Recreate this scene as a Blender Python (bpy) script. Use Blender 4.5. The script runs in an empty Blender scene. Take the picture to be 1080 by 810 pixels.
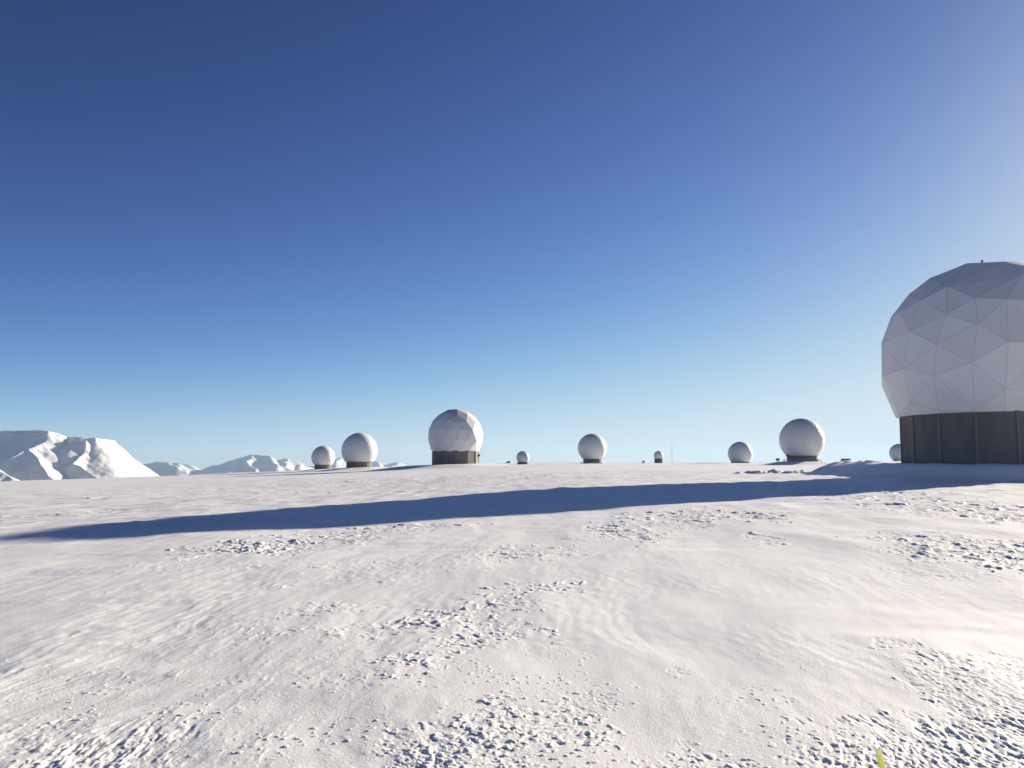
import bpy, bmesh, math, random
import numpy as np
from mathutils import Vector, Matrix

random.seed(5)
C = bpy.context.scene
COL = C.collection
EYE = 1.6
F = 900.0                       # focal length in photo pixels (photo 1080 wide)
PITCH = math.atan(81.0 / 900.0)
EXPOSURE = 1.09
SUN_AZ, SUN_EL = 50.0, 14.9     # degrees, azimuth from +Y towards +X

# ------------------------------------------------------------------ noise
def _hash(ix, iy, seed):
    h = (ix.astype(np.int64) * 374761393 + iy.astype(np.int64) * 668265263 + seed * 2147483647 + 974634777) & 0xFFFFFFFF
    h = ((h ^ (h >> 13)) * 1274126177) & 0xFFFFFFFF
    h = ((h ^ (h >> 16)) * 2246822519) & 0xFFFFFFFF
    return (h ^ (h >> 15)) & 0xFFFFFFFF

_ANG = np.stack([np.cos(np.arange(256) * 2 * np.pi / 256), np.sin(np.arange(256) * 2 * np.pi / 256)], 1)

def perlin(x, y, seed=0):
    x = np.asarray(x, float); y = np.asarray(y, float)
    x0 = np.floor(x); y0 = np.floor(y)
    fx = x - x0; fy = y - y0
    ix = x0.astype(np.int64); iy = y0.astype(np.int64)
    u = fx * fx * fx * (fx * (fx * 6 - 15) + 10)
    v = fy * fy * fy * (fy * (fy * 6 - 15) + 10)
    def g(i, j):
        a = _ANG[_hash(ix + i, iy + j, seed) & 255]
        return a[..., 0] * (fx - i) + a[..., 1] * (fy - j)
    n00 = g(0, 0); n10 = g(1, 0); n01 = g(0, 1); n11 = g(1, 1)
    a = n00 + u * (n10 - n00)
    b = n01 + u * (n11 - n01)
    return (a + v * (b - a)) * 1.5

def fbm(x, y, seed=0, oct=4, gain=.5):
    s = 0; a = 1.
    for k in range(oct):
        s = s + a * perlin(x * 2 ** k, y * 2 ** k, seed + 17 * k)
        a *= gain
    return s

def blocks(x, y, seed, p=3.0, thr=.5):
    """broken crust: jittered cells, some lifted as tilted angular slabs; thr (0..1 or array) = share left flat"""
    x0 = np.floor(x).astype(np.int64); y0 = np.floor(y).astype(np.int64)
    f1 = np.full(x.shape, 9.); f2 = np.full(x.shape, 9.)
    h = np.zeros(x.shape); tx = np.zeros(x.shape); ty = np.zeros(x.shape); cx = np.zeros(x.shape); cy = np.zeros(x.shape)
    for j in (-1, 0, 1):
        for i in (-1, 0, 1):
            a = _hash(x0 + i, y0 + j, seed); b = _hash(x0 + i, y0 + j, seed + 101)
            px = x0 + i + (a & 1023) / 1023.; py = y0 + j + ((a >> 10) & 1023) / 1023.
            w = .75 + .5 * ((b >> 20) & 255) / 255.
            d = (np.abs(x - px) ** 2 + np.abs(y - py) ** 2) ** .5 * w
            n = d < f1
            f2 = np.where(n, f1, np.minimum(f2, d)); f1 = np.where(n, d, f1)
            h = np.where(n, (b & 1023) / 1023., h)
            tx = np.where(n, ((b >> 10) & 31) / 15.5 - 1, tx); ty = np.where(n, ((b >> 15) & 31) / 15.5 - 1, ty)
            cx = np.where(n, px, cx); cy = np.where(n, py, cy)
    up = np.clip((h - thr) / np.maximum(1 - thr, .05), 0, 1)
    e = np.clip((f2 - f1) / .22, 0, 1); e = e * e * (3 - 2 * e)
    top = (.25 + .75 * up ** p) + .9 * (tx * (x - cx) + ty * (y - cy))
    return np.where(h > thr, np.maximum(top, .05), 0) * e

def sstep(a, b, t):
    t = np.clip((t - a) / (b - a), 0, 1)
    return t * t * (3 - 2 * t)

# ------------------------------------------------------------------ photo <-> world
def at(px, py, Y):
    """point at depth Y (world y) seen through photo pixel px,py from the camera spot"""
    a = (px - 540.0) / F; b = (405.0 - py) / F
    d = Vector((a, math.cos(PITCH) - b * math.sin(PITCH), math.sin(PITCH) + b * math.cos(PITCH)))
    d *= Y / d.y
    return Vector((d.x, d.y, d.z + EYE))

# ------------------------------------------------------------------ helpers for objects
def tag(o, label=None, cat=None, group=None, kind=None):
    if label: o['label'] = label
    if cat: o['category'] = cat
    if group: o['group'] = group
    if kind: o['kind'] = kind
    return o

def empty(name, loc):
    o = bpy.data.objects.new(name, None)
    o.empty_display_size = .5
    COL.objects.link(o); o.location = loc
    return o

def link(name, me, mats, parent=None):
    for m in (mats if isinstance(mats, (list, tuple)) else [mats]): me.materials.append(m)
    o = bpy.data.objects.new(name, me)
    COL.objects.link(o)
    if parent: o.parent = parent
    return o

def obj_bm(name, bm, mats, parent=None, smooth=False):
    me = bpy.data.meshes.new(name)
    bmesh.ops.recalc_face_normals(bm, faces=bm.faces)
    bm.to_mesh(me); bm.free()
    if smooth:
        me.polygons.foreach_set('use_smooth', [True] * len(me.polygons))
    return link(name, me, mats, parent)

def bx(bm, size, loc=(0, 0, 0), rz=0, bev=0.0):
    t = bmesh.new()
    bmesh.ops.create_cube(t, size=1)
    bmesh.ops.scale(t, vec=size, verts=t.verts)
    if bev: bmesh.ops.bevel(t, geom=t.edges[:], offset=bev, segments=2, affect='EDGES')
    bmesh.ops.transform(t, matrix=Matrix.Translation(loc) @ Matrix.Rotation(rz, 4, 'Z'), verts=t.verts)
    me = bpy.data.meshes.new('t'); t.to_mesh(me); t.free()
    bm.from_mesh(me); bpy.data.meshes.remove(me)

def prism(bm, n, r0, r1, z0, z1, off=0.0, caps=True):
    a = [bm.verts.new((r0 * math.cos(off + k * 2 * math.pi / n), r0 * math.sin(off + k * 2 * math.pi / n), z0)) for k in range(n)]
    b = [bm.verts.new((r1 * math.cos(off + k * 2 * math.pi / n), r1 * math.sin(off + k * 2 * math.pi / n), z1)) for k in range(n)]
    for k in range(n):
        bm.faces.new((a[k], a[(k + 1) % n], b[(k + 1) % n], b[k]))
    if caps:
        bm.faces.new(b); bm.faces.new(a[::-1])

def tube(bm, p, q, r, n=8):
    p = Vector(p); q = Vector(q)
    d = q - p; L = d.length
    t = bmesh.new(); prism(t, n, r, r, 0, L)
    bmesh.ops.transform(t, matrix=Matrix.Translation(p) @ d.to_track_quat('Z', 'Y').to_matrix().to_4x4(), verts=t.verts)
    me = bpy.data.meshes.new('t'); t.to_mesh(me); t.free()
    bm.from_mesh(me); bpy.data.meshes.remove(me)

# ------------------------------------------------------------------ materials
def mat(name, col, rough=.6, spec=.5):
    m = bpy.data.materials.new(name); m.use_nodes = True
    b = m.node_tree.nodes['Principled BSDF']
    b.inputs['Base Color'].default_value = (*col, 1)
    b.inputs['Roughness'].default_value = rough
    b.inputs['Specular IOR Level'].default_value = spec
    return m, m.node_tree, b

def noise_col(m, nt, b, c0, c1, scale, detail=4, lo=.35, hi=.65, stretch=(1, 1, 1)):
    tc = nt.nodes.new('ShaderNodeTexCoord')
    mp = nt.nodes.new('ShaderNodeMapping'); mp.inputs['Scale'].default_value = stretch
    n = nt.nodes.new('ShaderNodeTexNoise'); n.inputs['Scale'].default_value = scale; n.inputs['Detail'].default_value = detail
    r = nt.nodes.new('ShaderNodeValToRGB')
    r.color_ramp.elements[0].position = lo; r.color_ramp.elements[0].color = (*c0, 1)
    r.color_ramp.elements[1].position = hi; r.color_ramp.elements[1].color = (*c1, 1)
    nt.links.new(tc.outputs['Object'], mp.inputs['Vector']); nt.links.new(mp.outputs[0], n.inputs['Vector'])
    nt.links.new(n.outputs['Fac'], r.inputs[0]); nt.links.new(r.outputs[0], b.inputs['Base Color'])
    return tc, mp, n, r

def bump(nt, b, height, strength, dist):
    bp = nt.nodes.new('ShaderNodeBump'); bp.inputs['Strength'].default_value = strength; bp.inputs['Distance'].default_value = dist
    nt.links.new(height, bp.inputs['Height']); nt.links.new(bp.outputs[0], b.inputs['Normal'])

# snow of the plateau
M_snow, nt, b = mat('snow', (.84, .83, .84), .54, .45)
tc, mp, n, r = noise_col(M_snow, nt, b, (.84, .84, .85), (.92, .915, .915), .55, 7, .3, .7)
b.inputs['Subsurface Weight'].default_value = .8; b.inputs['Subsurface Radius'].default_value = (1, .93, .85); b.inputs['Subsurface Scale'].default_value = .014
n2 = nt.nodes.new('ShaderNodeTexNoise'); n2.inputs['Scale'].default_value = 55; n2.inputs['Detail'].default_value = 5; n2.inputs['Roughness'].default_value = .65
nt.links.new(tc.outputs['Object'], n2.inputs['Vector'])
bump(nt, b, n2.outputs['Fac'], .5, .012)

# snow of the mountains, a little bare rock on the steepest bits
M_mount, nt, b = mat('mountain_snow', (.82, .82, .83), .6, .3)
tc = nt.nodes.new('ShaderNodeTexCoord'); n = nt.nodes.new('ShaderNodeTexNoise')
n.inputs['Scale'].default_value = .012; n.inputs['Detail'].default_value = 8; n.inputs['Roughness'].default_value = .65
nt.links.new(tc.outputs['Object'], n.inputs['Vector'])
ge = nt.nodes.new('ShaderNodeNewGeometry'); sx = nt.nodes.new('ShaderNodeSeparateXYZ')
nt.links.new(ge.outputs['Normal'], sx.inputs[0])
mr = nt.nodes.new('ShaderNodeMapRange'); mr.inputs['From Min'].default_value = .80; mr.inputs['From Max'].default_value = .62
mr.inputs['To Min'].default_value = 0; mr.inputs['To Max'].default_value = .5
nt.links.new(sx.outputs['Z'], mr.inputs['Value'])
ad = nt.nodes.new('ShaderNodeMath'); ad.operation = 'ADD'
nt.links.new(mr.outputs[0], ad.inputs[0]); nt.links.new(n.outputs['Fac'], ad.inputs[1])
r = nt.nodes.new('ShaderNodeValToRGB')
r.color_ramp.elements[0].position = .92; r.color_ramp.elements[0].color = (.76, .755, .76, 1)
r.color_ramp.elements[1].position = 1.08; r.color_ramp.elements[1].color = (.34, .31, .30, 1)
nt.links.new(ad.outputs[0], r.inputs[0]); nt.links.new(r.outputs[0], b.inputs['Base Color'])

def translucent(nt, b, col, fac):
    tr = nt.nodes.new('ShaderNodeBsdfTranslucent'); tr.inputs['Color'].default_value = (*col, 1)
    mx = nt.nodes.new('ShaderNodeMixShader'); mx.inputs[0].default_value = fac
    out = nt.nodes['Material Output']
    nt.links.new(b.outputs[0], mx.inputs[1]); nt.links.new(tr.outputs[0], mx.inputs[2]); nt.links.new(mx.outputs[0], out.inputs['Surface'])

# radome skins
def skin(name, lo, hi):
    m, nt, b = mat(name, hi, .45, .35)
    tc, mp, n, r = noise_col(m, nt, b, lo, hi, .35, 6, .3, .7, (1, 1, .5))
    at_ = nt.nodes.new('ShaderNodeAttribute'); at_.attribute_name = 'panel_tone'
    mu = nt.nodes.new('ShaderNodeVectorMath'); mu.operation = 'SCALE'
    nt.links.new(r.outputs[0], mu.inputs[0]); nt.links.new(at_.outputs['Fac'], mu.inputs['Scale'])
    nt.links.new(mu.outputs[0], b.inputs['Base Color'])
    n2 = nt.nodes.new('ShaderNodeTexNoise'); n2.inputs['Scale'].default_value = .8; n2.inputs['Detail'].default_value = 3
    nt.links.new(tc.outputs['Object'], n2.inputs['Vector']); bump(nt, b, n2.outputs['Fac'], .25, .12)
    return m
M_skin = skin('radome_panel', (.66, .66, .665), (.74, .74, .735))
M_skin_near = skin('veil_lifted_radome_panel', (.82, .82, .82), (.90, .90, .89))  # same kind of panel, base colour raised to stand in for lens veil
translucent(M_skin_near.node_tree, M_skin_near.node_tree.nodes['Principled BSDF'], (.85, .85, .85), .14)
M_seam, nt, b = mat('radome_seam', (.72, .72, .73), .6, .3)
M_seam_faint, nt, b = mat('radome_fine_seam', (.66, .66, .665), .6, .3)
M_red, nt, b = mat('red_lens', (.75, .07, .06), .3, .5)
M_grey, nt, b = mat('galvanised_steel', (.42, .43, .44), .45, .5); b.inputs['Metallic'].default_value = .5
M_dark, nt, b = mat('dark_cabinet_paint', (.045, .055, .05), .55, .4)
noise_col(M_dark, nt, b, (.035, .042, .04), (.06, .068, .06), 2.)
# timber cladding of the pedestals, vertical boards
def cladding(name, ca, cb, boards):
    m, nt, b = mat(name, ca, .75, .25)
    tc, mp, n, r = noise_col(m, nt, b, ca, cb, 1.6, 6, .3, .7, (1, 1, .12))
    uv = nt.nodes.new('ShaderNodeUVMap')
    w = nt.nodes.new('ShaderNodeTexWave'); w.wave_type = 'BANDS'; w.bands_direction = 'X'
    w.inputs['Scale'].default_value = boards; w.inputs['Distortion'].default_value = 0
    nt.links.new(uv.outputs[0], w.inputs['Vector'])
    bump(nt, b, w.outputs['Fac'], .5, .03)
    return m
M_clad = cladding('weathered_brown_cladding', (.150, .132, .120), (.20, .178, .160), 3.0)
M_post = mat('corner_post_paint', (.20, .185, .175), .6, .3)[0]
M_lime, nt, b = mat('lime_marker_plastic', (.62, .68, .13), .4, .4)
noise_col(M_lime, nt, b, (.72, .75, .24), (.80, .83, .34), 30, 3, .3, .7, (1, 1, .1))
translucent(nt, b, (.80, .82, .34), .6)
M_reflect, nt, b = mat('reflective_tape', (.84, .86, .60), .35, .5)
translucent(nt, b, (.85, .87, .62), .55)
M_rock, nt, b = mat('dark_stone', (.09, .09, .10), .8, .3)
tc, mp, n, r = noise_col(M_rock, nt, b, (.06, .06, .068), (.16, .155, .155), 18, 6, .3, .7)
bump(nt, b, n.outputs['Fac'], .6, .02)

# ------------------------------------------------------------------ ground heights
RAD = []          # radome sites; filled below: x, y, mound height, flat radius, toe radius
def smin0(t, s): return -s * np.logaddexp(0, -t / s)

def z_plain(x, y):
    z = .031 * smin0(x, 3.0) + .005 * np.clip(-x - 60, 0, 400)*0
    z = z + .36 * sstep(-14, 20, x) * sstep(8, 30, y)
    d = np.hypot(x, y)
    z = z + .10 * perlin(x / 23., y / 31., 3) * sstep(8, 40, d) + .05 * perlin(x / 9., y / 15., 4) * sstep(3, 12, d)
    z = z + .35 * perlin(x / 70., y / 60., 5) * sstep(90, 220, d) 
    # plateau rim, valley beyond it
    e = np.maximum(y - (640 + 2.3 * np.minimum(x, 0) * 1.0) , y - 780) + 25 * perlin(x / 80., y / 80., 6)
    e = np.maximum(e, -y - 300); e = np.maximum(e, np.abs(x) - 700)
    e = np.maximum(e, 0)
    drop = np.where(e < 90, e * e / 300., 27 + .6 * (e - 90))
    z = z - drop
    return np.maximum(z, -450 + .5 * perlin(x / 900., y / 900., 7))

def mound(x, y, cx, cy, h, r0, r1, seed):
    d = np.hypot(x - cx, y - cy)
    d = d * (1 + .16 * perlin(np.arctan2(y - cy, x - cx) * 1.3 + 9, np.full_like(d, seed * 1.7), seed))
    return h * (1 - sstep(r0, r1, d))

BX, BY = 503 / 900 * 62, 62.0             # the near radome
def z_big(x, y):
    # rounded-box mound the near radome stands on
    dx = x - (BX + 4); dy = y - (BY + 1)
    w = .8 * perlin(x / 4., y / 4., 31) + .35 * perlin(x / 1.3, y / 1.3, 32)
    qx = np.abs(dx) - (10.5); qy = np.where(dy < 0, -dy - 4.0, dy - 12)
    d = np.hypot(np.maximum(qx + 4, 0), np.maximum(qy + 2.6, 0)) + np.minimum(np.maximum(qx + 4, qy + 2.6), 0) - 4.0 + .55 * w
    z = 1.10 * (1 - sstep(.0, 3.6 + .8 * sstep(26, 34, x), d)) + .05 * w * sstep(-1, 1, d) * (1 - sstep(4, 6, d))
    # lumpy crest of ploughed snow along the mound's left end
    z = z + .16 * np.exp(-((d + .3) / .7) ** 2) * sstep(-.2, .6, perlin(x / 1.1, y / 1.1, 33)) 
    # low ploughed ridge further left
    t = np.clip((x - 23.0) / 10.0, 0, 1)
    ry = 84 - 5 * t + .9 * perlin(x / 2.2, x * 0 + .5, 34)
    z = z + (.30 * np.exp(-((y - ry) / 1.6) ** 2) * sstep(20, 25, x) * (1 - sstep(33, 36, x)) * (.6 + 1.1 * perlin(x / .9, y / .9, 35) + .6 * perlin(x / .4, y / .4, 36)))
    return z

def z_site(x, y):
    z = z_plain(x, y) + z_big(x, y)
    # snow levelled against the near radome's wall
    w = 1 - sstep(6.0, 8.8, np.hypot(x - BX, y - BY))
    z = z * (1 - w) + (1.40 + .04 * perlin(x / 1.7, y / 1.7, 37)) * w
    for k, (cx, cy, h, r0, r1) in enumerate(RAD):
        z = z + mound(x, y, cx, cy, h, r0, r1, 40 + k)
    return z

def zg(x, y):
    return float(z_site(np.array([float(x)]), np.array([float(y)]))[0])

# rough patches of broken, wind-scoured crust: photo centre and half size in pixels, clod size (m), height (m), stretch along the wind
# last two numbers: stretch along the wind, density of the clods
PATCH = [
 (455, 780, 34, 18, .045, .013, 1.3, .9), (500, 760, 62, 28, .04, .014, 1.2, 1.), (565, 738, 60, 20, .04, .013, 1.2, .95), (620, 720, 30, 10, .035, .009, 1.2, .7), (430, 795, 20, 12, .06, .018, 1.6, .8),
 (580, 790, 44, 6, .035, .008, 1.5, .6), (540, 775, 60, 14, .035, .006, 1.4, .5),
 (560, 614, 46, 5, .08, .022, 1.6, .9), (600, 610, 24, 3, .08, .018, 1.6, .7), (470, 640, 44, 8, .07, .022, 1.6, .9), (515, 628, 36, 9, .07, .022, 1.4, .95), (525, 655, 40, 10, .055, .017, 1.4, .9), (445, 682, 36, 12, .05, .017, 1.4, .9), (485, 668, 34, 9, .05, .015, 1.4, .85),
 (430, 648, 34, 5, .09, .02, 2.2, .6), (395, 657, 14, 5, .06, .018, 1.6, .8), (362, 655, 14, 5, .06, .018, 1.6, .8), (570, 632, 16, 4, .07, .016, 1.4, .7),
 (1050, 728, 60, 36, .038, .011, 3.0, .85), (1010, 770, 120, 34, .036, .013, 3.0, .95), (950, 792, 120, 26, .034, .012, 2.6, .95), (1060, 780, 70, 44, .04, .014, 3.0, 1.),
 (1010, 694, 70, 14, .04, .011, 3.0, .8), (930, 668, 26, 7, .04, .013, 2.4, .85), (975, 682, 30, 7, .05, .012, 3., .7), (1060, 690, 40, 14, .045, .012, 3., .7), (880, 755, 40, 12, .04, .008, 3., .5),
 (690, 800, 44, 16, .035, .012, 1.3, .9), (740, 794, 50, 18, .035, .012, 1.3, .95), (800, 803, 66, 14, .035, .011, 1.6, .85), (870, 778, 50, 12, .035, .010, 2.6, .75), (725, 772, 30, 10, .03, .008, 1.5, .6),
 (708, 693, 10, 4, .03, .012, 1.2, .9), (827, 722, 8, 3, .035, .010, 1.5, .8),
 (60, 784, 60, 16, .06, .017, 5.0, .7), (120, 764, 60, 14, .055, .019, 5.0, .8), (90, 742, 80, 12, .05, .010, 4.0, .6), (180, 748, 40, 10, .05, .014, 4.0, .7), (150, 785, 40, 12, .055, .014, 5.0, .6), (30, 745, 40, 14, .06, .011, 4.0, .6),
 (60, 695, 80, 14, .06, .011, 3.6, .6), (25, 690, 40, 10, .07, .014, 3.2, .7), (140, 690, 60, 14, .06, .007, 3.2, .5), (230, 700, 90, 24, .045, .005, 2.4, .45), (300, 735, 110, 34, .035, .0045, 1.6, .42), (330, 690, 90, 20, .045, .006, 1.6, .45),
 (200, 650, 120, 16, .06, .007, 2.6, .5), (330, 655, 60, 10, .07, .010, 2., .6), (300, 640, 60, 10, .07, .011, 2., .6), (350, 628, 50, 8, .08, .014, 1.8, .6), (360, 606, 80, 7, .09, .011, 2., .55), (150, 625, 100, 10, .08, .007, 2.2, .45),
 (350, 630, 30, 5, .09, .016, 1.6, .7), (90, 610, 110, 8, .09, .008, 2.4, .45), (420, 590, 90, 6, .11, .009, 2., .45), (230, 588, 120, 5, .14, .010, 2., .45),
 (200, 541, 75, 3.5, .30, .040, 1.5, .7), (110, 548, 50, 3, .3, .028, 1.5, .6), (285, 567, 55, 3.5, .24, .042, 1.5, .7), (250, 573, 60, 4, .2, .022, 1.6, .55), (355, 559, 60, 3, .26, .03, 1.5, .6), (425, 552, 60, 2.5, .28, .03, 1.5, .55),
 (920, 532, 60, 14, .26, .042, 1.2, .75), (880, 522, 70, 6, .32, .045, 1.2, .7), (975, 545, 46, 8, .24, .034, 1.4, .65), (1030, 582, 66, 12, .2, .038, 1.3, .75), (1065, 545, 34, 12, .28, .045, 1.6, .55), (985, 570, 50, 5, .2, .03, 1.4, .6), (1000, 600, 70, 8, .16, .016, 1.6, .45),
 (800, 548, 26, 4, .2, .034, 1.0, .85), (715, 550, 60, 6, .18, .022, 1.1, .6), (650, 560, 40, 8, .17, .020, 1.0, .65), (545, 578, 60, 4, .16, .012, 1.4, .5), (760, 545, 60, 4, .18, .018, 1.3, .5), (800, 568, 16, 3, .14, .018, 1.2, .7),
 (60, 528, 60, 3, .4, .03, 1.4, .6), (500, 503, 180, 2, .6, .05, 1., .6), (660, 497, 120, 1.5, .8, .08, 1., .55), (250, 512, 160, 2, .5, .035, 1., .5),
]

def micro(x, y, r):
    """wind relief of the snow cover; long axis of the sastrugi runs away from the camera"""
    wx, wy = .09, .996
    a = x * wx + y * wy; c = x * wy - y * wx
    # warp so that rows do not line up
    c = c + .10 * perlin(x / .8, y / 1.3, 60) + .20 * perlin(x / 2.9, y / 3.3, 59); a = a + .2 * perlin(x / 1.1, y / 1.1, 61)
    def lod(s): return 1 - sstep(.25, .6, np.maximum(r * .0016, r * .0028) / s)
    z = .035 * perlin(c / 2.6, a / 5., 62) * lod(2.6) + .016 * perlin(c / .9, a / 2.4, 63) * lod(.9)
    side = .55 + .45 * sstep(1.0, -1.5, x / np.maximum(.12 * r + 1, 1)) 
    rough = sstep(-.35, .35, perlin(x / 1.6, y / 2.6, 72))
    z = z + side * (.0060 * perlin(c / .33, a / .9, 64) * lod(.33) + (.002 + .003 * rough) * perlin(c / .12, a / .3, 65) * lod(.12) + .0016 * rough * perlin(c / .05, a / .09, 73) * lod(.05))
    lft = sstep(-.4, -1.6, x + .05 * y)
    brk = .6 + .8 * perlin(c / .045, a / .08, 75) * lod(.045) + .5 * perlin(c / .09, a / .12, 76) * lod(.09)
    z = z + lft * (.1 + .9 * rough) * .0034 * sstep(.12, .5, perlin(c / .10, a / .40, 74) + .25 * (brk - .6)) * brk * lod(.10)
    z = z + lft * .0042 * sstep(.2, .55, perlin(c / .05, a / .13, 77)) * sstep(-.1, .4, perlin(x / .5, y / .8, 78)) * lod(.05)
    # cross-wind ripples
    z = z + .010 * perlin(c / 2.0, a / .55, 66) * lod(.55) * sstep(-.1, .4, perlin(x / 3., y / 5., 67))
    # scattered low drifts further out
    far = sstep(14, 40, r)
    z = z + far * (.05 * perlin(x / 3.2, y / 1.6, 68) * lod(1.6) + .035 * np.maximum(0, perlin(x / 1.1, y / .8, 69) - .1) * lod(.8))
    # sparse loose crumbs
    cr = sstep(.52, .62, perlin(x / .05, y / .05, 70)) * sstep(.0, .35, perlin(x / .7, y / .7, 71)) * (.3 + .7 * side)
    z = z + .008 * cr * lod(.05)
    inv = np.zeros_like(z)
    for k, (px, py, hx, hy, s, amp, st, den) in enumerate(PATCH):
        Y = EYE * F / (py - 486.0); X = (px - 540.0) / F * Y
        s = s * .74
        if Y < 13: amp = amp * .58
        if 590 < py < 700 and 400 < px < 640: den *= .72
        pit = 0.
        if px > 840 and py > 640: den *= .9; st = 1 + (st - 1) * .75; pit = .75; amp *= 1.35
        if px < 520 and Y > 12: amp *= .65
        if px < 230 and py > 735: amp *= 1.3
        if px < 420 and py > 580: den *= .75; amp *= .85; pit = .25
        if px > 840 and py < 620: amp *= .72; s *= .8; st *= 1.5; pit = .3
        rx = hx / F * Y; ry = hy * Y * Y / (EYE * F)
        if Y > 12: ry = max(ry, 1.0)
        sel = np.nonzero((np.abs(x - X) < 2.2 * rx) & (np.abs(y - Y) < 2.2 * ry))[0]
        if not len(sel): continue
        xs = x[sel]; ys = y[sel]; cs = c[sel]; as_ = a[sel]; rs = r[sel]
        q = np.hypot((xs - X) / rx, (ys - Y) / ry)
        q = q * .92 + .50 * perlin(xs / (.8 * rx), ys / (.8 * ry), 780 + k) + .45 * perlin(xs / (6 * s), ys / (8 * s), 80 + k) + .2 * perlin(xs / (2.2 * s), ys / (3 * s), 180 + k)
        m = (1 - sstep(.1, 1.45, q)) * den
        m = m * (1 - inv[sel] * .6)
        def L(q_): return 1 - sstep(.35, 1.0, rs * .0026 / (s * q_))
        n1 = perlin(cs / s, as_ / (s * st), 280 + k)
        n2 = perlin(cs / (2.6 * s), as_ / (2.6 * s * st), 380 + k)
        n3 = perlin(cs / (.5 * s), as_ / (.5 * s * max(1, st * .7)), 480 + k) * L(.5)
        n4 = perlin(cs / (.24 * s), as_ / (.26 * s * max(1, st * .5)), 580 + k) * L(.24)
        wc = cs + s * (.30 * n2 + .22 * n3); wa = as_ + s * st * (.30 * n1 + .2 * n4)
        mm = np.clip(m * (1. + .9 * n2), 0, 1)
        b1 = blocks(wc / (1.25 * s), wa / (1.25 * s * st), 900 + k, 2.5, 1 - .62 * mm) * L(1.2)
        b2 = blocks(wc / (.62 * s), wa / (.62 * s * (1 + .6 * (st - 1))), 1000 + k, 2., 1 - .8 * np.sqrt(mm)) * L(.6)
        b3 = blocks(wc / (2.6 * s), wa / (2.6 * s * st), 1100 + k, 2., 1 - .22 * mm) * L(2.5)
        gr = (.30 * n1 + .42 * n3 + .34 * n4) * sstep(.08, .5, m)
        if pit:
            bp = blocks(wc / (.9 * s) + 7.3, wa / (1.2 * s * st) + 3.1, 1200 + k, 1.2, 1 - .42 * mm) * L(.9)
            z[sel] -= amp * 1.1 * pit * bp
        kp = 1 - .55 * pit
        z[sel] += amp * (1.0 * kp * b1 + .75 * b2 + 1.1 * kp * b3 + 1.0 * gr - .5 * sstep(.15, .7, m))
        inv[sel] = np.maximum(inv[sel], m)
    return z

# ------------------------------------------------------------------ radome sites
# px, centre row, radius px, row of the pedestal top, row of the pedestal foot, depth m, label
SITES = [
 dict(px=480.5, cy=460.3, r=29.2, top=476.2, foot=489.8, Y=233, ped=24.3, kind='facet', toe=16,
      label='faceted white radome on a brown walled pedestal, left of the middle of the snow horizon'),
 dict(px=379.2, cy=475.2, r=18.8, top=486.8, foot=493.0, Y=316, ped=13.4, kind='fine', toe=12,
      label='smooth white radome on a low dark ring, right of the small brown based dome'),
 dict(px=340.8, cy=482.4, r=12.2, top=490.0, foot=494.6, Y=337, ped=8.6, kind='fine', toe=8,
      label='small smooth white radome on a short brown ring, leftmost of all the domes'),
 dict(px=624.6, cy=472.6, r=15.2, top=484.0, foot=488.8, Y=360, ped=9.6, kind='fine', toe=9, deck=13,
      label='smooth white radome on a dark neck and low deck, near the middle of the horizon'),
 dict(px=551.4, cy=482.6, r=6.9, top=488.0, foot=490.4, Y=352, ped=5.8, kind='fine', toe=5,
      label='tiny white radome on a thin dark ring, right of an even tinier dome cap'),
 dict(px=694.5, cy=480.6, r=5.0, top=484.2, foot=488.9, Y=440, ped=4.4, kind='fine', toe=5,
      label='tiny white radome on a dark drum as tall as itself, beside the thin mast'),
 dict(px=780.8, cy=478.6, r=12.8, top=487.6, foot=488.6, Y=425, ped=9.6, kind='fine', toe=8,
      label='plain white radome sitting right on the snow with no dark base showing'),
 dict(px=845.6, cy=464.2, r=23.0, top=480.6, foot=486.6, Y=254, ped=15.4, kind='fine', toe=9, deck=20,
      label='large smooth white radome on an equipment deck, first dome left of the cut off one'),
 dict(px=948.5, cy=478.0, r=10.0, top=486.8, foot=488.2, Y=560, ped=7.5, kind='fine', toe=8,
      label='small white radome half hidden behind the dark wall of the large cut off dome'),
 dict(px=537.0, cy=489.6, r=3.6, top=492, foot=493, Y=600, ped=2.5, kind='tiny', toe=0,
      label='rounded white radome cap peeping over the snow left of the tiny dark ringed dome'),
 dict(px=679.2, cy=488.6, r=2.7, top=491, foot=492, Y=600, ped=2, kind='tiny', toe=0,
      label='minute grey radome cap barely above the snow left of the dome on a dark drum'),
]
for s in SITES:
    s['c'] = at(s['px'], s['cy'], s['Y'])
    s['R'] = s['r'] * s['Y'] / F
    s['zt'] = at(s['px'], s['top'], s['Y']).z
    s['zf'] = at(s['px'], s['foot'], s['Y']).z
    s['rp'] = s['ped'] * s['Y'] / F
    s['foot_front'] = s['rp']
for s in SITES:
    if not s['toe']: continue
    x, y = s['c'].x, s['c'].y - s['rp'] * .6
    h = s['zf'] - zg(x, y)
    if h > .05:
        RAD.append((s['c'].x - (s['rp'] * .5 if s['kind'] == 'facet' else 0), s['c'].y, h, s['rp'] * (1.45 if s['kind'] == 'facet' else 1.2), s['rp'] * 1.3 + s['toe']))

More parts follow.
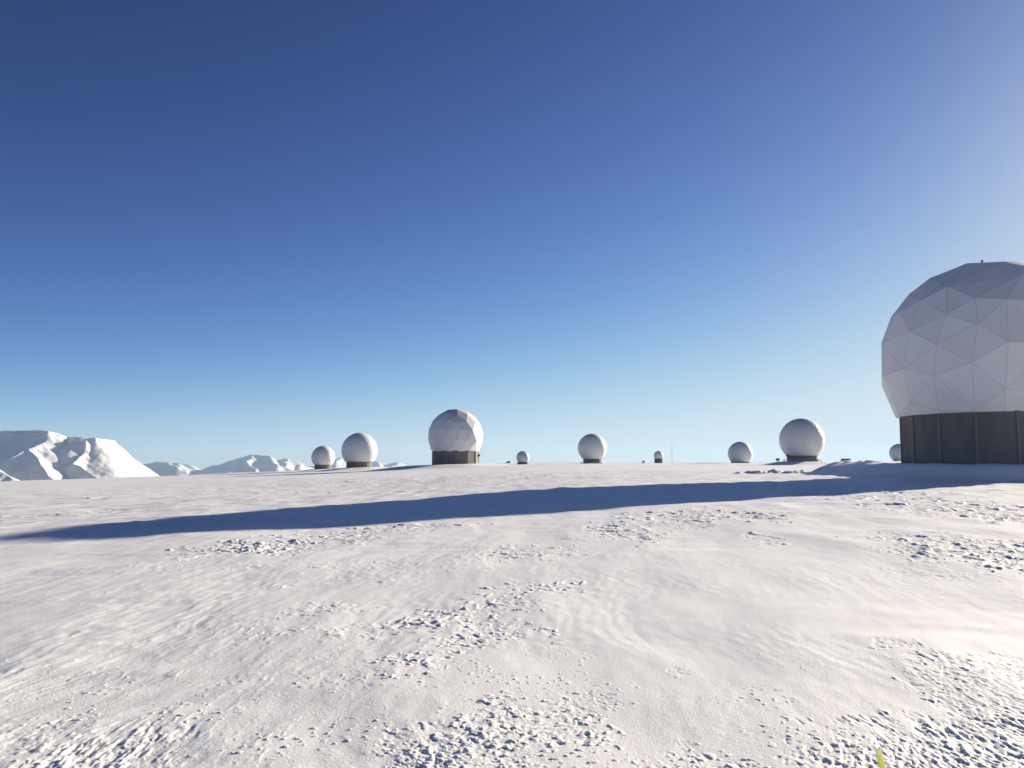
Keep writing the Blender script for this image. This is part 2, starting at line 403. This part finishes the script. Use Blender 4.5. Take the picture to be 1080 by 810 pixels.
# ------------------------------------------------------------------ the ground sheet
def build_ground():
    dense = np.arange(-40.0, 40.0001, .066)
    left = -40 - np.cumsum(np.minimum(.1 * 1.12 ** np.arange(1, 80), 4.0))
    left = left[left > -179][::-1]
    az = np.radians(np.concatenate([left, dense, -left[::-1]]))
    rad = [.5]
    while rad[-1] < 21000:
        q = rad[-1]
        st = .05 if q < 2.2 else (.0018 if q < 9 else .0024 if q < 14 else (.0032 if q < 120 else (.008 if q < 900 else .06)))
        rad.append(q * (1 + st))
    rad = np.array(rad)
    A, Rr = np.meshgrid(az, rad)
    x = (Rr * np.sin(A)).ravel(); y = (Rr * np.cos(A)).ravel(); r = Rr.ravel()
    z = z_site(x, y)
    near = r < 150
    z[near] += micro(x[near], y[near], r[near]) * (1 - sstep(90, 150, r[near]))
    nr, nc = Rr.shape
    idx = np.arange(nr * nc).reshape(nr, nc)
    q = np.stack([idx[:-1, :-1], idx[:-1, 1:], idx[1:, 1:], idx[1:, :-1]], -1).reshape(-1, 4)
    # close the seam straight behind the camera
    seam = np.stack([idx[:-1, -1], idx[:-1, 0], idx[1:, 0], idx[1:, -1]], -1)
    q = np.concatenate([q, seam])[:, ::-1]
    centre = len(x)
    x = np.append(x, 0); y = np.append(y, 0); z = np.append(z, z[:nc].mean())
    tri = np.stack([idx[0], np.roll(idx[0], -1), np.full(nc, centre)], -1)[:, ::-1]
    me = bpy.data.meshes.new('snow_ground')
    nv = len(x); nq = len(q); ntri = len(tri)
    me.vertices.add(nv); me.vertices.foreach_set('co', np.stack([x, y, z], -1).astype(np.float32).ravel())
    me.loops.add(nq * 4 + ntri * 3)
    me.loops.foreach_set('vertex_index', np.concatenate([q.ravel(), tri.ravel()]).astype(np.int32))
    me.polygons.add(nq + ntri)
    ls = np.concatenate([np.arange(nq) * 4, nq * 4 + np.arange(ntri) * 3])
    me.polygons.foreach_set('loop_start', ls.astype(np.int32))
    me.polygons.foreach_set('use_smooth', np.ones(nq + ntri, bool))
    me.update(calc_edges=True)
    me.validate()
    o = link('snow_ground', me, M_snow)
    tag(o, kind='structure')
    return o
build_ground()

# ------------------------------------------------------------------ mountains
def seg_height(x, y, pts, slope):
    """height field of a ridge: crest polyline, sides falling at the given slope"""
    out = np.full(x.shape, -9e3)
    for (x0, y0, z0), (x1, y1, z1) in zip(pts[:-1], pts[1:]):
        dx, dy = x1 - x0, y1 - y0
        t = np.clip(((x - x0) * dx + (y - y0) * dy) / (dx * dx + dy * dy), 0, 1)
        d = np.hypot(x - x0 - t * dx, y - y0 - t * dy)
        out = np.maximum(out, z0 + t * (z1 - z0) - slope * d)
    return out

def poly_dist(x, y, P):
    d = np.full(x.shape, 9e9); ins = np.zeros(x.shape, bool)
    n = len(P)
    for i in range(n):
        x0, y0 = P[i]; x1, y1 = P[(i + 1) % n]
        dx, dy = x1 - x0, y1 - y0
        t = np.clip(((x - x0) * dx + (y - y0) * dy) / (dx * dx + dy * dy), 0, 1)
        d = np.minimum(d, np.hypot(x - x0 - t * dx, y - y0 - t * dy))
        cr = ((y0 > y) != (y1 > y)) & (x < (x1 - x0) * (y - y0) / (y1 - y0 + 1e-9) + x0)
        ins ^= cr
    return np.where(ins, 0, d)

def height_obj(name, x0, x1, y0, y1, step, fn, label=None):
    xs = np.arange(x0, x1, step); ys = np.arange(y0, y1, step)
    X, Y = np.meshgrid(xs, ys); x = X.ravel(); y = Y.ravel()
    z = fn(x, y)
    nr, nc = X.shape
    idx = np.arange(nr * nc).reshape(nr, nc)
    q = np.stack([idx[:-1, :-1], idx[:-1, 1:], idx[1:, 1:], idx[1:, :-1]], -1).reshape(-1, 4)
    q = q[(z[q] > -470).any(1)]
    me = bpy.data.meshes.new(name)
    me.vertices.add(len(x)); me.vertices.foreach_set('co', np.stack([x, y, z], -1).astype(np.float32).ravel())
    me.loops.add(len(q) * 4); me.loops.foreach_set('vertex_index', q.ravel().astype(np.int32))
    me.polygons.add(len(q)); me.polygons.foreach_set('loop_start', (np.arange(len(q)) * 4).astype(np.int32))
    me.polygons.foreach_set('use_smooth', np.ones(len(q), bool))
    me.update(calc_edges=True); me.validate()
    o = link(name, me, M_mount); tag(o, label, kind='structure')
    return o

def P3(px, py, Y):
    p = at(px, py, Y); return (p.x, p.y, p.z)
def P2(px, Y):
    return ((px - 540) / F * Y, Y)

mesa = [P2(-140, 7000), P2(-20, 6960), P2(20, 7060), P2(52, 6960), P2(61, 7080), P2(69, 7520), P2(76, 7500), P2(86, 7010), P2(97, 7060), P2(103, 7060), P2(121, 7480), P2(118, 8600), P2(-140, 8600)]
def mesa_top(x, y):
    u = x / y * F + 540
    py = np.interp(u, [-200, 45, 60, 85, 122, 140], [455, 454.5, 457, 461.5, 463.5, 466])
    return EYE + (486 - py) / F * 7100
RIDGES = [
 ([P3(57, 459, 6980), P3(46, 466, 6840), P3(31, 472.5, 6680), P3(40, 484, 6500), P3(52, 500, 6300), P3(60, 512, 6150)], .66),
 ([P3(31, 472.5, 6680), P3(10, 484, 6480), P3(-10, 495, 6300)], .78),
 ([P3(91, 464, 6980), P3(89, 477, 6860), P3(77, 488, 6680), P3(92, 496, 6560), P3(108, 507, 6400)], 1.0),
 ([P3(-60, 483, 5900), P3(-5, 493, 5800), P3(12, 503, 5750), P3(24, 512, 5700)], .6),
]
def f_mesa(x, y):
    wx = x + 17 * fbm(x / 240., y / 240., 201, 4); wy = y + 17 * fbm(x / 240., y / 240., 202, 4)
    d = poly_dist(wx, wy, mesa)
    z = mesa_top(x, y) - np.where(d < 24, d * 1.25, 30 + (d - 24) * .735)
    for pts, sl in RIDGES: z = np.maximum(z, seg_height(wx, wy, pts, sl))
    slope = sstep(2, 60, d)
    z = z + slope * (4 * fbm(x / 130., y / 130., 203, 5) + 2.5 * fbm(x / 50., y / 120., 208, 3) - 5 * np.abs(perlin((.9 * y - .3 * x + 40 * perlin(x / 150., y / 150., 209)) / 75., (x + .3 * y) / 330., 204)))
    return z
height_obj('mountain', -6200, -2300, 5500, 8800, 9, f_mesa)

def hill_fn(ridges, seed, amp):
    def f(x, y):
        wx = x + 90 * fbm(x / 700., y / 700., seed, 4); wy = y + 90 * fbm(x / 700., y / 700., seed + 1, 4)
        z = np.full(x.shape, -9e3)
        for pts, sl in ridges: z = np.maximum(z, seg_height(wx, wy, pts, sl))
        return z + amp * fbm(x / 380., y / 380., seed + 2, 5)
    return f
D2 = 15500.
far_r = [
 ([P3(140, 490, D2), P3(168, 486.5, D2), P3(182, 486, D2 + 200), P3(200, 491, D2)], .42),
 ([P3(176, 486.5, D2), P3(186, 493, D2 - 900)], .5),
 ([P3(206, 497, D2), P3(226, 491.5, D2), P3(252, 483.5, D2 + 100), P3(266, 479, D2), P3(279, 479, D2), P3(290, 485, D2 + 200), P3(305, 483.3, D2), P3(316, 488, D2), P3(330, 493, D2)], .5),
 ([P3(266, 479, D2), P3(262, 486, D2 - 600), P3(270, 497, D2 - 1500)], .6),
 ([P3(279, 479, D2), P3(290, 490, D2 - 900), P3(296, 499, D2 - 1600)], .6),
 ([P3(305, 483.3, D2), P3(300, 491, D2 - 700), P3(306, 499, D2 - 1300)], .6),
 ([P3(226, 489.5, D2), P3(240, 497, D2 - 1200)], .55),
 ([P3(252, 483.5, D2 + 100), P3(248, 490, D2 - 500), P3(252, 499, D2 - 1300)], .7),
 ([P3(290, 485, D2 + 200), P3(311, 497, D2 - 1300)], .6),
 ([P3(316, 488, D2), P3(318, 499, D2 - 1000)], .6),
 ([P3(182, 486, D2 + 200), P3(196, 496, D2 - 900)], .55),
]
height_obj('distant_hills', -8200, -2900, 13200, 17500, 34, hill_fn(far_r, 230, 22))
D3 = 18500.
far_r2 = [
 ([P3(322, 492, D3), P3(340, 489, D3), P3(352, 484.5, D3), P3(358, 482, D3), P3(366, 486, D3), P3(384, 484, D3), P3(398, 486, D3), P3(404, 491, D3), P3(411, 488, D3), P3(418, 488, D3), P3(432, 491, D3), P3(450, 493, D3)], .5),
 ([P3(358, 482, D3), P3(353, 492, D3 - 1000)], .6),
 ([P3(384, 484, D3), P3(391, 494, D3 - 1100)], .6),
 ([P3(398, 486, D3), P3(402, 495, D3 - 900)], .6),
 ([P3(418, 488, D3), P3(412, 496, D3 - 900)], .6),
]
height_obj('distant_hills', -4900, -1500, 16800, 19800, 34, hill_fn(far_r2, 250, 22))

# ------------------------------------------------------------------ radomes
def ico_points(f):
    g = (1 + 5 ** .5) / 2
    v = np.array([(-1, g, 0), (1, g, 0), (-1, -g, 0), (1, -g, 0), (0, -1, g), (0, 1, g), (0, -1, -g), (0, 1, -g), (g, 0, -1), (g, 0, 1), (-g, 0, -1), (-g, 0, 1)], float)
    v /= np.linalg.norm(v[0])
    Fc = [(0, 11, 5), (0, 5, 1), (0, 1, 7), (0, 7, 10), (0, 10, 11), (1, 5, 9), (5, 11, 4), (11, 10, 2), (10, 7, 6), (7, 1, 8), (3, 9, 4), (3, 4, 2), (3, 2, 6), (3, 6, 8), (3, 8, 9), (4, 9, 5), (2, 4, 11), (6, 2, 10), (8, 6, 7), (9, 8, 1)]
    out = {}
    for a, b, c in Fc:
        for i in range(f + 1):
            for j in range(f + 1 - i):
                p = v[a] * i + v[b] * j + v[c] * (f - i - j); p = p / np.linalg.norm(p)
                out[tuple(np.round(p, 5))] = p
    return np.array(list(out.values()))

def dome_bm(points, R, zcut, seam):
    """convex hull of points on the unit sphere -> triangular panels with seams, cut flat at zcut"""
    bm = bmesh.new()
    for p in points: bm.verts.new(p * R)
    h = bmesh.ops.convex_hull(bm, input=bm.verts[:])
    bm.verts.ensure_lookup_table()
    bmesh.ops.bisect_plane(bm, geom=bm.verts[:] + bm.edges[:] + bm.faces[:], plane_co=(0, 0, zcut), plane_no=(0, 0, -1), clear_outer=True)
    bmesh.ops.recalc_face_normals(bm, faces=bm.faces)
    if seam:
        r = bmesh.ops.inset_individual(bm, faces=bm.faces[:], thickness=seam, depth=0, use_even_offset=True)
        for f in r['faces']: f.material_index = 1
    edges = [e for e in bm.edges if e.is_boundary]
    bmesh.ops.holes_fill(bm, edges=edges)
    return bm

def panel_tones(o, amt):
    me = o.data; at_ = me.attributes.new('panel_tone', 'FLOAT', 'FACE')
    rr = random.Random(len(me.polygons))
    at_.data.foreach_set('value', [1 - amt * rr.random() for p in me.polygons])

def uv_wall(o, R):
    me = o.data; uv = me.uv_layers.new(name='UVMap')
    for p in me.polygons:
        angs = []
        for li in p.loop_indices:
            co = me.vertices[me.loops[li].vertex_index].co
            angs.append(math.atan2(co.y, co.x))
        if max(angs) - min(angs) > math.pi: angs = [a + 2 * math.pi if a < 0 else a for a in angs]
        for li, a in zip(p.loop_indices, angs):
            co = me.vertices[me.loops[li].vertex_index].co
            uv.data[li].uv = (a * R, co.z)

GROUP = 'white radomes standing on the snow plateau'

# ---- the near radome, cut by the frame
def near_radome():
    D = BY
    c = at(1044, 383, D); R = 109.0 / F * D
    zt = at(1045, 434.2, D - 5.2).z; zf = at(1000, 488.6, D - 5.6).z - .25
    root = empty('radome', (c.x, c.y, zf))
    tag(root, 'huge faceted white radome on a dark panelled wall, cut off at the right edge', 'radome', GROUP)
    # panel corners read off the photo, put back on the sphere; the rest spread evenly
    T = [(999.3, 302), (997.8, 331.7), (971.9, 316.1), (1028.1, 313.9), (1031.9, 342), (1062.2, 315.4), (959.3, 348.7), (987.4, 363.5), (1063.7, 360.6), (947.4, 330), (1025, 382), (985.2, 396.5), (952.6, 389), (1060.7, 410.6), (1028, 433),
         (990, 433), (960, 425), (931, 397), (929.5, 362), (938, 333), (957, 309), (980, 293), (1020, 277.6), (1060, 276)]
    cam = Vector((0, 0, EYE)); fix = []
    for px, py in T:
        d = (at(px, py, 10.0) - cam).normalized()
        oc = cam - c; bq = oc.dot(d); disc = bq * bq - (oc.dot(oc) - R * R)
        t = -bq - math.sqrt(max(disc, 0))
        p = cam + d * t - c
        fix.append(np.array(p.normalized()))
    fix = np.array(fix)
    n = 96; k = np.arange(n) + .5
    ph = np.arccos(1 - 2 * k / n); th = math.pi * (1 + 5 ** .5) * k
    free = np.stack([np.cos(th) * np.sin(ph), np.sin(th) * np.sin(ph), np.cos(ph)], 1)
    keep = (free @ fix.T).max(1) < math.cos(.27)
    tocam = np.array((cam - c).normalized())
    right = np.cross(tocam, (0, 0, 1)); right /= np.linalg.norm(right)
    # nothing extra in the part whose corners are all known
    known = ((free @ tocam) > .12) & ((free @ right) > -.28 if False else (free @ -right) > -.22) & (free[:, 2] > -.45) & (free[:, 2] < .85)
    known = ((free @ tocam) > .12) & ((free @ right) > -.22) & (free[:, 2] > -.45) & (free[:, 2] < .85) if KNOWN_SIDE > 0 else known
    free = free[keep & ~known]
    for it in range(120):
        allp = np.concatenate([fix, free])
        df = free[:, None] - allp[None]
        d2 = (df ** 2).sum(-1) + 1e-6
        w = np.where(d2 < .55 ** 2, 1 / d2 ** 1.5, 0); w[np.arange(len(free)), len(fix) + np.arange(len(free))] = 0
        fo = (df * w[..., None]).sum(1)
        fo *= .004 / np.maximum(1, np.linalg.norm(fo, axis=1, keepdims=True) * .02)
        free = free + np.clip(fo, -.02, .02); free /= np.linalg.norm(free, axis=1, keepdims=True)
    pts = np.concatenate([fix, free])
    dome = obj_bm('dome', dome_bm(pts, R, zt - c.z, .04), [M_skin_near, M_seam], root)
    dome.location = (0, 0, c.z - zf); panel_tones(dome, .07)
    # wall
    n, rp, off = 16, 6.18, math.radians(6.5)
    bm = bmesh.new(); prism(bm, n, rp, rp, -.6, zt - zf, off)
    wall = obj_bm('pedestal_wall', bm, M_clad, root); uv_wall(wall, rp)
    bm = bmesh.new(); prism(bm, n, rp + .03, rp + .03, zt - zf + .002, zt - zf + .05, off)
    obj_bm('top_ring', bm, M_post, root)
    for k in range(n):
        a = off + k * 2 * math.pi / n
        bm = bmesh.new(); bx(bm, (.10, .16, zt - zf + .4), ((rp + .012) * math.cos(a), (rp + .012) * math.sin(a), (zt - zf - .5) / 2 - .02), a, .015)
        obj_bm('corner_post', bm, M_post, wall)
    # red obstruction light
    top = at(1036, 276.2, D)
    bm = bmesh.new(); prism(bm, 10, .17, .14, 0, .10); prism(bm, 8, .05, .05, .102, .2)
    zz = c.z - zf + math.sqrt(max(R * R - (top.x - c.x) ** 2, 0)) * .985
    base = obj_bm('beacon_base', bm, M_grey, root); base.location = (top.x - c.x, 0, zz - .12)
    bm = bmesh.new(); prism(bm, 12, .10, .11, .202, .31); prism(bm, 12, .11, .05, .312, .39)
    o = obj_bm('beacon_lens', bm, M_red, base)
KNOWN_SIDE = 1
near_radome()

def rot_points(p, rx, rz):
    m = np.array(Matrix.Rotation(math.radians(rz), 3, 'Z') @ Matrix.Rotation(math.radians(rx), 3, 'X'))
    return p @ m.T

ICO3, ICO6, ICO2 = ico_points(3), ico_points(6), ico_points(4)
for i, s in enumerate(SITES):
    c = s['c']; zf = s['zf']; R = s['R']
    root = empty('radome', (c.x, c.y, zf))
    tag(root, s['label'], 'radome', GROUP)
    zt = s['zt']
    if s['kind'] == 'tiny':
        o = obj_bm('dome', dome_bm(rot_points(ICO2, 20, 40 * i), R, -R * .8, 0), [M_skin], root, True)
        o.location = (0, 0, c.z - zf); panel_tones(o, 0)
        bm = bmesh.new(); prism(bm, 16, R * .62, R * .62, -1.5, c.z - zf - R * .8)
        obj_bm('pedestal_wall', bm, M_clad, root)
        continue
    facet = s['kind'] == 'facet'
    if facet:
        top_q = Vector(ICO3[np.argmax(ICO3 @ np.array((-.5257, .8507, 0)))]).rotation_difference(Vector((.06, 0, 1)))
        pts = rot_points(ICO3 @ np.array(top_q.to_matrix()).T, 0, 31)
    else:
        pts = rot_points(ICO6, 7 + 11 * i, 29 * i)
    bm = dome_bm(pts, R, zt - c.z, .04 if facet else .015)
    o = obj_bm('dome', bm, [M_skin, M_seam if facet else M_seam_faint], root, False)
    o.location = (0, 0, c.z - zf); panel_tones(o, .05 if facet else .03)
    n = 12 if facet else 24
    off = math.radians(-56.) if facet else 0
    bm = bmesh.new(); prism(bm, n, s['rp'], s['rp'], -1.2, zt - zf, off)
    w = obj_bm('pedestal_wall', bm, M_clad, root); uv_wall(w, s['rp'])
    bm = bmesh.new(); prism(bm, n, s['rp'] + .06, s['rp'] + .06, zt - zf + .003, zt - zf + .16, off)
    obj_bm('top_ring', bm, M_dark, root)
    if facet:
        for k in range(n):
            a = off + k * 2 * math.pi / n
            bm = bmesh.new(); bx(bm, (.12, .2, zt - zf + .4), ((s['rp'] + .015) * math.cos(a), (s['rp'] + .015) * math.sin(a), (zt - zf - .5) / 2), a, .02)
            obj_bm('corner_post', bm, M_post, w)
        p = at(505, 480.3, s['Y'])
        bm = bmesh.new(); bx(bm, (1.0, .9, .55), (p.x - c.x - .15, 0, p.z - zf), 0, .05)
        bx(bm, (.5, .16, .08), (p.x - c.x - .7, -.2, p.z - zf - .32)); bx(bm, (.5, .16, .08), (p.x - c.x - .7, .2, p.z - zf - .32))
        obj_bm('air_vent', bm, M_dark, root)
        tip = at(480, 429.6, s['Y'])
        bm = bmesh.new(); tube(bm, (0, 0, R * .97 + c.z - zf), (0, 0, R + .6 + c.z - zf), .07)
        obj_bm('lightning_rod', bm, M_grey, root)
    elif 'deck' in s:
        rd = s['deck'] * s['Y'] / F
        bm = bmesh.new(); prism(bm, 20, rd, rd, .32, .50)
        for k in range(20):
            a = k * math.pi / 10
            tube(bm, (rd * .93 * math.cos(a), rd * .93 * math.sin(a), -1.0), (rd * .93 * math.cos(a), rd * .93 * math.sin(a), .319), .09, 6)
        obj_bm('deck', bm, M_grey, root)
    if i == 7:
        # plant cabinets and a hand rail on the deck of the large smooth dome
        rd = s['deck'] * s['Y'] / F
        bm = bmesh.new()
        for k in range(16):
            a0 = math.radians(180 + k * 180 / 16); a1 = math.radians(180 + (k + 1) * 180 / 16)
            p0 = (rd * .9 * math.cos(a0), rd * .9 * math.sin(a0)); p1 = (rd * .9 * math.cos(a1), rd * .9 * math.sin(a1))
            tube(bm, (*p0, .502), (*p0, 1.25), .03, 6); tube(bm, (*p0, 1.25), (*p1, 1.25), .03, 6); tube(bm, (*p0, .9), (*p1, .9), .02, 6)
        obj_bm('hand_rail', bm, M_grey, root)
        p = at(829.5, 480.6, s['Y'])
        bm = bmesh.new(); bx(bm, (.75, .7, .5), (p.x - c.x, -1.0, p.z - zf), 0, .05); tube(bm, (p.x - c.x, -1.0, .502), (p.x - c.x, -1.0, p.z - zf - .25), .06)
        obj_bm('floodlight', bm, M_dark, root)

# ------------------------------------------------------------------ small equipment on the plateau
def cabinet(name, px, foot, Y, w, d, h, label, cat, rz):
    p = at(px, foot, Y); z = zg(p.x, p.y) - .03
    z = max(z, p.z - .05)
    root = empty(name, (p.x, p.y, z)); root.rotation_euler.z = rz
    tag(root, label, cat)
    bm = bmesh.new(); bx(bm, (w, d, h), (0, 0, .18 + h / 2), 0, .03)
    obj_bm('body', bm, M_dark, root)
    bm = bmesh.new(); bx(bm, (w + .12, d + .12, .07), (0, 0, .183 + h + .035), 0, .015)
    obj_bm('lid', bm, M_grey, root)
    for sx in (-1, 1):
        bm = bmesh.new(); bx(bm, (.14, d * .9, .9), (sx * (w / 2 - .25), 0, .178 - .45))
        obj_bm('skid', bm, M_grey, root)
    for sx in (-1, 1):
        bm = bmesh.new(); bx(bm, (w / 2 - .14, .03, h - .2), (sx * w / 4, -d / 2 - .017, .18 + h / 2), 0, .006)
        dr = obj_bm('door', bm, M_dark, root)
        bm = bmesh.new(); bx(bm, (.03, .05, .18), (sx * .12, -d / 2 - .058, .18 + h / 2))
        obj_bm('handle', bm, M_grey, dr)
    return root
cabinet('equipment_container', 892.0, 487.0, 250, 2.3, 1.4, .72, 'long low dark equipment box on the snow left of the big dark walled dome', 'box', .1)
cabinet('equipment_cabinet', 820.3, 486.0, 246, .95, .8, .5, 'small dark cabinet on the snow just left of the large smooth dome with the deck', 'cabinet', -.2)

def mast():
    p = at(709, 488.6, 450); z = zg(p.x, p.y)
    top = at(709, 465, 450).z
    root = empty('radio_mast', (p.x, p.y, z)); tag(root, 'thin tall lattice mast on the snow right of the dome on a dark drum', 'mast')
    H = top - z
    bm = bmesh.new()
    pts = [(.16 * math.cos(a), .16 * math.sin(a)) for a in (0, 2.094, 4.189)]
    for q in pts: tube(bm, (*q, -.2), (*q, H * .9), .03, 6)
    m = int(H * .9 / .6)
    for k in range(m):
        for j in range(3):
            tube(bm, (*pts[j], k * .6), (*pts[(j + 1) % 3], (k + 1) * .6), .012, 5)
    obj_bm('lattice', bm, M_grey, root)
    bm = bmesh.new(); tube(bm, (0, 0, H * .88), (0, 0, H), .03, 6)
    obj_bm('whip_antenna', bm, M_grey, root)
    bm = bmesh.new(); bx(bm, (.7, .7, .5), (0, 0, .0), 0, .03)
    obj_bm('foundation', bm, M_grey, root)
mast()

# ------------------------------------------------------------------ marker stake and stone in the foreground
def stake():
    Y = 3.0
    top = at(925.8, 789.6, Y); foot = at(935.5, 826, Y)
    d = (foot - top).normalized()
    z0 = zg(top.x, Y)
    L = (top.z - z0) / -d.z + .25
    base = top + d * (L - .25)
    root = empty('marker_stake', base); tag(root, 'flat lime yellow marker stake leaning in the snow at the bottom edge', 'stake')
    up = -d
    xa = (Vector((.95, .30, 0)) - up * Vector((.95, .30, 0)).dot(up)).normalized()
    ya = up.cross(xa)
    root.rotation_mode = 'QUATERNION'; root.rotation_quaternion = Matrix((xa, ya, up)).transposed().to_quaternion()
    bm = bmesh.new(); bx(bm, (.024, .0035, L - .022), (0, 0, (L - .022) / 2 - .25), 0, .0012)
    a = obj_bm('blade', bm, M_lime, root); 
    bm = bmesh.new(); bx(bm, (.025, .0045, .022), (0, 0, L - .25 - .0105), 0, .0012)
    b_ = obj_bm('reflector', bm, M_reflect, root)
stake()

def stone():
    Y = EYE * F / (806 - 486); p = at(977, 806, Y)
    bm = bmesh.new(); bmesh.ops.create_icosphere(bm, subdivisions=4, radius=1)
    co = np.array([v.co for v in bm.verts])
    n = fbm(co[:, 0] * 1.1 + 5, co[:, 1] * 1.1 + co[:, 2] * .9, 301, 4)
    for v, k in zip(bm.verts, n):
        v.co *= 1 + .26 * k
        v.co.x *= .052; v.co.y *= .042; v.co.z *= .036
    o = obj_bm('stone', bm, M_rock, None, True)
    o.location = (p.x, p.y, zg(p.x, p.y) + .012)
    tag(o, 'dark grey stone half sunk in the rough snow by the lime stake', 'stone')
stone()

# ------------------------------------------------------------------ far air
def haze():
    bm = bmesh.new(); bx(bm, (46000, 46000, 453 + HAZE_TOP), (0, 0, 0))
    m = bpy.data.materials.new('haze_air'); m.use_nodes = True; nt = m.node_tree
    for n in list(nt.nodes): nt.nodes.remove(n)
    out = nt.nodes.new('ShaderNodeOutputMaterial'); v = nt.nodes.new('ShaderNodeVolumePrincipled')
    v.inputs['Color'].default_value = (.54, .75, 1, 1); v.inputs['Density'].default_value = HAZE; v.inputs['Anisotropy'].default_value = .2
    nt.links.new(v.outputs[0], out.inputs['Volume'])
    o = obj_bm('haze', bm, m); o.location = (0, 0, -453 + HAZE_TOP / 2 + 226.5)
    tag(o, kind='stuff')
HAZE = 3.2e-5
HAZE_TOP = max((max(v.co.z for v in o.data.vertices) for o in COL.objects if o.type == 'MESH' and o.parent is None), default=200) + 12
print('HAZE_TOP', HAZE_TOP)
haze()

# ------------------------------------------------------------------ light and sky
W = bpy.data.worlds.new('World'); C.world = W; W.use_nodes = True
nt = W.node_tree; bg = nt.nodes['Background']
sky = nt.nodes.new('ShaderNodeTexSky'); sky.sky_type = 'NISHITA'; sky.sun_disc = False
sky.sun_elevation = math.radians(SUN_EL); sky.sun_rotation = math.radians(SUN_AZ)
sky.altitude = 500; sky.air_density = .4; sky.dust_density = .3; sky.ozone_density = 1.0
# the phone camera's response to the bright sky: gain, contrast, soft shoulder
def vm(op, x, y):
    n = nt.nodes.new('ShaderNodeVectorMath'); n.operation = op
    for k, v in enumerate((x, y)):
        if isinstance(v, (tuple, list)): n.inputs[k].default_value = v
        else: nt.links.new(v, n.inputs[k])
    return n.outputs[0]
def gam(x, g):
    n = nt.nodes.new('ShaderNodeGamma'); n.inputs['Gamma'].default_value = g
    nt.links.new(x, n.inputs['Color']); return n.outputs[0]
X = gam(vm('MULTIPLY', sky.outputs[0], (.188, .191, .208)), 1.56)
Q = vm('DIVIDE', X, (.690, .815, .875))
Q = gam(vm('ADD', vm('MULTIPLY', Q, Q), (1, 1, 1)), .5)
K = 1 / (.10 * 2 ** EXPOSURE)
nt.links.new(vm('MULTIPLY', vm('DIVIDE', X, Q), (K, K, K)), bg.inputs['Color'])
bg.inputs['Strength'].default_value = .10

L = bpy.data.lights.new('sun', 'SUN'); L.energy = 5.0; L.angle = math.radians(.53); L.color = (1, .885, .705)
so = bpy.data.objects.new('sun', L); COL.objects.link(so)
e, a = math.radians(SUN_EL), math.radians(SUN_AZ)
sd = Vector((math.cos(e) * math.sin(a), math.cos(e) * math.cos(a), math.sin(e)))
so.rotation_euler = sd.to_track_quat('Z', 'Y').to_euler()
so.location = sd * 200

cam = bpy.data.cameras.new('camera'); co = bpy.data.objects.new('camera', cam); COL.objects.link(co)
co.location = (0, 0, EYE); co.rotation_euler = (math.pi / 2 + PITCH, 0, 0)
cam.sensor_width = 36; cam.lens = 30.0; cam.clip_start = .05; cam.clip_end = 60000
C.camera = co
C.view_settings.view_transform = 'Standard'; C.view_settings.look = 'None'
C.view_settings.gamma = 1; C.view_settings.use_curve_mapping = False
C.view_settings.exposure = EXPOSURE
C.cycles.max_bounces = 6; C.cycles.volume_bounces = 0; C.cycles.diffuse_bounces = 4
